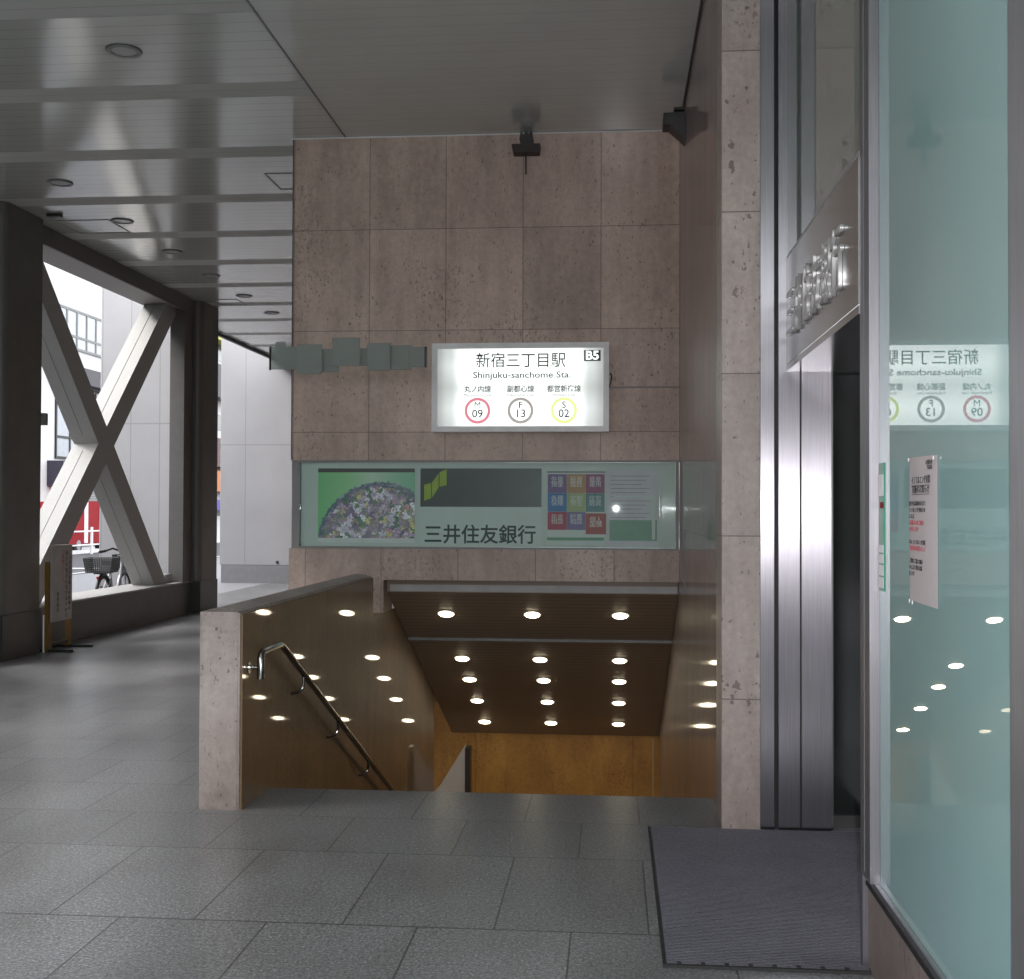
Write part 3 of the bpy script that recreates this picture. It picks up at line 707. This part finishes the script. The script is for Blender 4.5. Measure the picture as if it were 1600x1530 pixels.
MB().prism([(.372, 4.535), (.538, 4.54), (.538, 4.33), (.42, 4.445), (.372, 4.445)], 1, 8.9, 9.08).build('housing', 'black', sp)
MB().box(.45, 8.91, 4.561, .535, 9.0, 4.58).build('mount', 'black', sp)

# ceiling downlights (off)
spots = [(-3.335, 7.78, .14, 'large unlit round ceiling downlight, nearest the camera at upper left')]
on = ['first', 'second', 'third', 'fourth', 'fifth', 'sixth']
for k, yy in enumerate((10.91, 12.42, 13.94, 15.42, 16.93, 18.43)):
    spots.append((-5.30 - .025 * k, yy, .14, f'unlit round ceiling downlight, {on[k]} of the row of six running away beside the braced opening'))
l0 = None
for x_, y_, r_, lab in spots:
    loc = (x_, y_, CZ)
    if l0 is None:
        l0 = thing('ceiling_downlight', loc, lab, 'downlight', 'unlit downlights in the arcade ceiling')
        k1 = MB().disc(loc, (0, 0, -1), .115, .012, 36, .085).build('trim_ring', 'trim', l0)
        k2 = MB().disc(loc, (0, 0, -1), .084, .006, 36).build('lens', 'lensoff', l0)
        k3 = MB().disc(loc, (0, 0, -1), .122, .004, 36, .116).build('rim', 'black', l0)
        kids = (k1, k2, k3)
    else:
        o = l0.copy(); C.objects.link(o); o.location = loc; o['label'] = lab
        for k in kids:
            c = k.copy(); C.objects.link(c); c.parent = o; c.matrix_parent_inverse = k.matrix_parent_inverse.copy()
def hatch(x0, x1, y0, y1, lab):
    h = thing('ceiling_hatch', ((x0 + x1) / 2, (y0 + y1) / 2, CZ), lab, 'hatch')
    f = MB(); t = .012; z0, z1 = CZ - .006, CZ - .0005
    f.box(x0, y0, z0, x1, y0 + t, z1); f.box(x0, y1 - t, z0, x1, y1, z1); f.box(x0, y0 + t, z0, x0 + t, y1 - t, z1); f.box(x1 - t, y0 + t, z0, x1, y1 - t, z1)
    f.build('hatch_frame', 'trim', h)
hatch(-6.05, -5.45, 12.35, 12.95, 'square access hatch outline in the ceiling beside the near column')
hatch(-3.25, -2.72, 10.75, 11.3, 'square access hatch outline in the ceiling left of the sign wall')
hatch(-6.0, -5.6, 17.2, 17.7, 'small access hatch outline in the ceiling over the far column')
tag(MB().box(-6.0, 12.05, CZ - .03, -5.85, 12.12, CZ - .001).build('ceiling_sensor', 'black'), 'tiny dark sensor on the ceiling by the near column', 'sensor')

# ------------------------------------------------------------------ left arcade wall: columns, braced opening
def column(y0, y1, lab):
    c = thing('arcade_column', (-6.4, (y0 + y1) / 2, 0), lab, 'column', 'dark columns of the arcade')
    x0, x1 = -6.55, -6.15
    r = .10; pts = [(x0, y0)]
    for k in range(9):
        a = -math.pi / 2 + math.pi / 2 * k / 8
        pts.append((x1 - r + r * math.cos(a), y0 + r + r * math.sin(a)))
    pts += [(x1, y1), (x0, y1)]
    MB().prism(pts, 2, .465, CZ - .004).build('shaft', 'colstone', c, True)
    p2 = [(x0, y0 - .012), (x1 + .012, y0 - .012), (x1 + .012, y1 + .012), (x0, y1 + .012)]
    MB().prism(p2, 2, 0, .463).build('plinth', 'plinth', c)
    return c
column(11.50, 12.28, 'nearest dark stone column at the left edge, before the braced opening')
column(17.26, 18.0, 'far dark stone column with rounded corner, beyond the braced opening')
column(5.75, 6.5, 'dark stone column left of the camera, outside the photograph')
cpipe = thing('conduit_pipe', (-6.12, 12.31, 0), 'thin pale vertical pipe at the foot of the near column', 'pipe')
MB().tube([(-6.11, 12.31, 0), (-6.11, 12.31, .40)], .012, 8).build('pipe', 'white_frame', cpipe)
jb = thing('junction_box', (-6.13, 12.3, 2.5), 'small grey box on the edge of the near column, halfway up', 'box')
MB().box(-6.20, 12.285, 2.45, -6.11, 12.36, 2.58, .006).build('casing', 'trim', jb)

bf = thing('braced_opening', (-6.5, 14.5, 0), 'open bay crossed by a thick pale X brace, between the two dark columns', 'opening')
YA, YB = 12.293, 17.247
MB().box(-6.85, YA, 0, -6.28, YB, .455).build('low_wall', 'plinth', bf)
MB().box(-6.86, YA, .4555, -6.285, YB, .475).build('sill', 'brace', bf)
MB().box(-6.80, YA, 4.5, -6.30, YB, CZ - .004).build('beam', 'brace', bf)
MB().box(-6.2995, YA, 4.47, -6.27, YB, CZ - .004).build('beam_face', 'beamdark', bf)
MB().box(-6.50, 16.90, .4755, -6.285, YB, 4.4995).build('reveal', 'beamdark', bf)
# X brace: one outline with four arms
cy, cz_ = 14.55, 2.36; hw = .165; zt, zb = 4.4995, .4755
dirs = [Vector((-.985, 1)).normalized(), Vector((1.03, 1)).normalized(), Vector((.985, -1)).normalized(), Vector((-1.03, -1)).normalized()]
def inter(p, d, q, e):
    den = d.x * e.y - d.y * e.x; t = ((q.x - p.x) * e.y - (q.y - p.y) * e.x) / den; return p + d * t
ctr = Vector((cy, cz_)); out = []
order = [0, 1, 2, 3]   # up-left, up-right, down-right, down-left (clockwise)
for i in range(4):
    d = dirs[i]; nx = Vector((d.y, -d.x))    # right-hand side when looking along d
    zlim = zt if d.y > 0 else zb
    for sgn in (-1, 1):
        p = ctr + nx * hw * sgn; tt = (zlim - p.y) / d.y; out.append(p + d * tt)
    e = dirs[(i + 1) % 4]; ne = Vector((e.y, -e.x))
    out.append(inter(ctr + nx * hw, d, ctr - ne * hw, e))
MB().prism([(v.x, v.y) for v in out], 0, -6.74, -6.42).build('cross_brace', 'brace', bf)
for i in range(4):
    d = dirs[i]; nx = Vector((d.y, -d.x)); nx = nx if nx.x < 0 else -nx
    zlim = zt if d.y > 0 else zb; tt = (zlim - ctr.y - nx.y * hw) / d.y
    a = ctr + nx * (hw + .0005) + d * .30; b_ = ctr + nx * (hw + .0005) + d * (tt - .01)
    MB().tube([(-6.58, a.x, a.y), (-6.58, b_.x, b_.y)], .0045, 6).build('seam', 'trim', bf)
MB().box(-6.72, 16.62, .476, -6.44, 16.86, .60).build('foot_block', 'brace', bf)

bf2 = bf.copy(); C.objects.link(bf2); bf2.location.y -= 5.76  # unseen nearer copy of the bay, added to cut daylight on the floor
bf2['label'] = 'unseen X-braced bay added before the nearest column to cut light on the floor'
for k in list(bf.children):
    c = k.copy(); C.objects.link(c); c.parent = bf2; c.matrix_parent_inverse = k.matrix_parent_inverse.copy()
bf['group'] = bf2['group'] = 'X-braced bays of the arcade'

# white building corner outside
def joints_mat(name, px, ph, pz, phz):
    m = NT(name); p = m.pos(); s = m.sep(p)
    jl = m.mth('MAXIMUM', joint_lines(m, s[0], px, ph, .018), joint_lines(m, s[2], pz, phz, .022))
    n = m.noise(p, 60, 4, .7); n2 = m.noise(p, 1.2, 4)
    c = m.mix(.5, (.33, .325, .335), m.ramp(n, [(.3, .85), (.7, 1.12)]), 'MULTIPLY'); c = m.mix(.5, c, m.ramp(n2, [(.3, .88), (.7, 1.08)]), 'MULTIPLY')
    c = m.mix(m.mth('MULTIPLY', jl, .65), c, (.2, .2, .2)); m.set(col=c, rough=.65); m.bump(n, .2, .004); return m.m
M['pier'] = joints_mat('pier_tiles', .475, -7.676, 3.2, 2.908)
M['wall2'] = joints_mat('far_wall_tiles', 3.3, -7.70, 3.2, 2.90)
op = thing('outer_pier', (-7.5, 18.6, 0), 'tall pale tiled pier standing outside behind the X brace', 'pier')
MB().box(-8.188, 18.3, 0, -6.62, 18.62, 9, .02).build('shaft', 'pier', op)
f2 = thing('far_tiled_wall', (-5, 24.5, 0), 'pale tiled wall closing the far end of the arcade, left of the stone wall', 'wall')
MB().box(-8.24, 24.3, .375, -2.3, 25.2, 8, .01).build('wall_face', 'wall2', f2)
MB().box(-8.20, 24.27, .0, -2.3, 25.2, .374).build('base_course', 'pave', f2)
MB().disc((-7.0, 24.299, .44), (0, -1, 0), .03, .02, 16).build('outlet', 'black', f2)

# ------------------------------------------------------------------ standing board
sb = thing('standing_board', (-6.08, 12.6, 0), 'tall white board with vertical Japanese text on ochre posts by the near column', 'sign board')
MB().box(-6.10, 12.30, .02, -6.06, 12.385, .975).build('post', 'ochre', sb)
MB().box(-6.10, 12.79, .02, -6.06, 12.85, .985).build('post', 'ochre', sb)
MB().box(-6.055, 12.33, .32, -6.03, 12.80, 1.15).build('panel', 'board', sb)
for yy in (12.34, 12.82):
    MB().box(-6.36, yy - .02, .001, -5.80, yy + .02, .03).build('foot', 'black', sb)
MB().box(-6.10, 12.39, .06, -6.06, 12.78, .09).build('cross_bar', 'black', sb)
for s_, yy, z0, sz_, mt_ in (('この付近の道路上の駐輪は', 12.735, 1.10, .050, 'ink'), ('通行の妨げになりますので', 12.66, 1.10, .056, 'ink'), ('ご遠慮ください', 12.57, 1.10, .046, 'inkred'), ('管理組合', 12.46, .64, .05, 'ink')):
    text('lettering', '\n'.join(s_), mt_, sb, (-6.0285, yy, z0 - len(s_) * sz_ * .58), (0, 1, 0), (0, 0, 1), sz_, extrude=.0005, linesp=1.12)

# ------------------------------------------------------------------ bicycle outside
def bicycle(loc, rz):
    b = thing('bicycle', (0, 0, 0), 'silver city bicycle with front and rear baskets parked against the pale pier', 'bicycle')
    def wheel(x, nm):
        pts = [(x + .30 * math.cos(a), 0, .32 + .30 * math.sin(a)) for a in [2 * math.pi * k / 36 for k in range(36)]]
        w_ = MB().tube(pts, .02, 8, True).build(nm, 'rubber', b, True)
        rim = [(x + .275 * math.cos(a), 0, .32 + .275 * math.sin(a)) for a in [2 * math.pi * k / 36 for k in range(36)]]
        MB().tube(rim, .009, 6, True).build('rim', 'silver', w_, True)
        sk = MB()
        for k in range(18):
            a = 2 * math.pi * k / 18; sk.tube([(x, .02 * (-1) ** k, .32), (x + .27 * math.cos(a), 0, .32 + .27 * math.sin(a))], .0022, 4)
        sk.tube([(x, -.05, .32), (x, .05, .32)], .02, 8); sk.build('spokes', 'silver', w_)
        fp = [(x + .34 * math.cos(a), 0, .32 + .34 * math.sin(a)) for a in [R(10) + R(160) * k / 16 for k in range(17)]]
        MB().tube(fp, .024, 6).build('mudguard', 'black' if nm == 'rear_wheel' else 'silver', b, True)
    wheel(-.53, 'rear_wheel'); wheel(.53, 'front_wheel')
    fm = MB()
    fm.tube([(.40, 0, .80), (.30, 0, .50), (.05, 0, .34), (-.08, 0, .30)], .022, 8)
    fm.tube([(-.08, 0, .30), (-.20, 0, .78)], .018, 8)
    for s_ in (-.045, .045):
        fm.tube([(-.08, s_ * .6, .30), (-.53, s_, .32)], .011, 6); fm.tube([(-.17, s_ * .4, .66), (-.53, s_, .32)], .010, 6)
        fm.tube([(.42, s_ * .8, .70), (.53, s_, .32)], .012, 6)
    fm.tube([(.42, 0, .70), (.36, 0, .95)], .018, 8)
    fm.build('frame', 'silver', b, True)
    MB().tube([(.16, .24, .99), (.22, .21, 1.0), (.34, .13, 1.04), (.40, .05, 1.0), (.38, 0, .96), (.42, -.05, 1.0), (.40, -.13, 1.04), (.30, -.21, 1.0), (.24, -.24, .99)], .016, 8).build('handlebar', 'rubber', b, True)
    gr = MB(); gr.tube([(.10, .27, .985), (.22, .21, 1.0)], .022, 8); gr.tube([(.18, -.27, .985), (.30, -.21, 1.0)], .022, 8)
    gr.build('grips', 'rubber', b, True)
    MB().prism([(-.36, .80), (-.34, .87), (-.20, .86), (-.05, .855), (-.04, .83), (-.2, .80)], 1, -.08, .08).build('saddle', 'rubber', b)
    ch = MB(); ch.disc((-.08, -.05, .30), (0, -1, 0), .09, .006, 24); ch.tube([(-.08, -.06, .30), (-.02, -.075, .16)], .01, 6); ch.tube([(-.08, .06, .30), (-.14, .075, .44)], .01, 6)
    ch.box(-.06, -.16, .145, .03, -.075, .17); ch.box(-.19, .075, .43, -.10, .16, .455); ch.build('crank', 'black', b)
    def basket(x0, x1, w0, z0, z1, nm):
        g = MB(); hwid = w0 / 2; kx = .03
        for k in range(8):
            t_ = k / 7; z = z0 + (z1 - z0) * t_; e_ = kx * t_
            g.tube([(x0 - e_, -hwid - e_, z), (x1 + e_, -hwid - e_, z), (x1 + e_, hwid + e_, z), (x0 - e_, hwid + e_, z)], .0065, 4, True)
        for k in range(13):
            y_ = -hwid + w0 * k / 12
            g.tube([(x0, y_, z0), (x0 - kx, y_ * (1 + kx / hwid), z1)], .0055, 4); g.tube([(x1, y_, z0), (x1 + kx, y_ * (1 + kx / hwid), z1)], .0055, 4)
            g.tube([(x0, y_, z0), (x1, y_, z0)], .0055, 4)
        for k in range(11):
            x_ = x0 + (x1 - x0) * k / 10
            for s_ in (-1, 1): g.tube([(x_, s_ * hwid, z0), (x_, s_ * (hwid + kx), z1)], .0055, 4)
        g.build(nm, 'black', b)
    basket(.46, .66, .28, .68, .93, 'front_basket'); basket(-.78, -.42, .38, .70, .92, 'rear_basket')
    MB().box(-.75, -.08, .675, -.25, .08, .692).build('rear_rack', 'black', b)
    MB().tube([(-.53, .06, .32), (-.60, .14, .02)], .01, 6).build('kickstand', 'silver', b)
    MB().box(-.80, -.02, .60, -.775, .02, .64, .006).build('reflector', 'red', b)
    b.scale = (.92, .92, .92); b.location = loc; b.rotation_euler = (0, 0, rz)
    return b
bicycle((-7.35, 16.96, -.004), R(96))

# ------------------------------------------------------------------ across the street
bd = thing('street_building', (-22, 42, 0), 'white building across the street with a band of upper windows and a dark sign box', 'building')
XB = -20
MB().box(-30, 25, -.01, XB, 52, 14).build('wall', 'facade', bd)
def fwin(y0, y1, z0, z1, n, fm='trim', gl='winglass', bar=None):
    f = MB(); t = .09
    f.box(XB + .001, y0, z0, XB + .06, y1, z0 + t); f.box(XB + .001, y0, z1 - t, XB + .06, y1, z1)
    for k in range(n + 1):
        yy = y0 + (y1 - y0 - t) * k / n; f.box(XB + .001, yy, z0 + t, XB + .06, yy + t, z1 - t)
    if bar: f.box(XB + .001, y0 + t, bar, XB + .055, y1 - t, bar + t)
    o = f.build('window', fm, bd)
    MB().box(XB + .0005, y0 + t, z0 + t, XB + .03, y1 - t, z1 - t).build('pane', gl, o)
fwin(40.9, 47.5, 7.45, 8.95, 8, 'trim', plain('pale_pane', (.42, .45, .47), .2), bar=7.9)
fwin(40.95, 47.5, 3.35, 6.1, 6, 'black', plain('pale_pane_low', (.40, .43, .47), .2), bar=4.1)
MB().box(XB + .001, 40.75, 6.15, XB + .5, 47.6, 6.75).build('canopy_band', plain('dark_fascia', (.05, .045, .055), .5), bd)
MB().box(XB + .001, 40.4, 2.35, XB + .6, 43.0, 3.25).build('sign_box', plain('purple_grey_box', (.035, .03, .05), .4), bd)
MB().box(XB + .001, 40.7, .0, XB + .04, 42.0, 2.3).build('door', 'trim', bd)
sh = MB()
for k in range(34): sh.box(XB + .001, 42.5, .10 + k * .09, XB + .05 + .0, 48.5, .10 + k * .09 + .06)
sh.build('shutter', plain('shutter_grey', (.23, .23, .23), .5), bd)
b2 = thing('shop_building', (-22, 62, 0), 'distant shop front building with green, yellow and orange signs glimpsed beside the far column', 'building')
MB().box(-30, 53, -.01, XB + .2, 90, 18).build('wall', 'facade', b2)
for z0, z1, c_ in ((10.2, 11.6, (.02, .10, .07)), (9.8, 10.15, (.45, .5, .02)), (7.0, 8.6, (.05, .05, .06)), (3.6, 5.0, (.10, .05, .05)), (2.4, 3.4, (.5, .16, .03)), (1.5, 2.0, (.08, .06, .3))):
    MB().box(XB + .201, 55, z0, XB + .9, 75, z1).build('shop_sign', plain('shop_sign_paint', c_, .5), b2)
for z0 in (1.0, 5.3, 8.8, 12.2):
    MB().box(XB + .201, 55, z0 + .2, XB + .22, 75, z0 + 1.0).build('window', 'winglass', b2)
nb = thing('street_sky_blocker', (-24, -10, 0), 'unseen building added across the street on the left to cut sky light', 'building')  # unseen block added to shut off sky light from the left
MB().box(-32, -50, -.01, -20, 24.9, 14).build('wall', 'facade2', nb)
# small red van and guard pipe
van = thing('red_van', (-18.9, 40, 0), 'small red van with a white vertical stripe parked across the street', 'van')
prof = [(38.6, .32), (38.55, .9), (38.7, 1.05), (38.95, 1.62), (39.2, 1.78), (41.6, 1.82), (41.95, 1.70), (42.0, .32)]
MB().prism(prof, 0, -19.7, -18.3).build('body', 'red', van)
MB().box(-18.299, 39.72, .35, -18.285, 40.0, 1.78).build('white_stripe', 'whitep', van)
MB().box(-18.299, 40.9, 1.12, -18.287, 41.75, 1.6).build('window', 'blackglass', van)
for yy in (39.3, 41.3):
    w_ = MB().disc((-18.5, yy, .29), (1, 0, 0), .29, .19, 24).build('wheel', 'rubber', van)
    MB().disc((-18.3, yy, .29), (1, 0, 0), .17, .012, 20).build('rim', 'silver', w_)
MB().box(-18.45, 38.54, .33, -18.28, 38.56, .60).build('bumper', 'black', van)
gp2 = thing('guard_rail', (-17.6, 38, 0), 'white pipe guard rail on the kerb in front of the red van', 'guard rail')
for yy in (37.1, 39.0): MB().tube([(-17.7, yy, 0), (-17.7, yy, .92)], .05, 10).build('post', 'whitep', gp2, True)
for zz in (.32, .78): MB().tube([(-17.7, 37.1, zz), (-17.7, 40.6, zz)], .026, 8).build('rail', 'whitep', gp2, True)
MB().tube([(-17.7, 40.6, 0), (-17.7, 40.6, .92)], .05, 10).build('post', 'whitep', gp2, True)
bb = thing('blue_board', (-8.75, 26.5, 0), 'blue tapered board standing outside beyond the far column', 'board')
MB().prism([(-8.86, 0), (-8.45, 0), (-8.6, .92), (-8.72, .92)], 1, 26.4, 26.5).build('face', 'blue', bb)

# unseen building added behind the camera to block sky and dim reflections
bk = thing('rear_sky_blocker', (0, -16, 0), 'unseen building added behind the camera to block sky light and dim reflections', 'building')
MB().box(-30, -24, -.01, 30, -16, 5.5).build('wall', plain('dark_facade', (.13, .125, .12), .7, var=.2), bk)
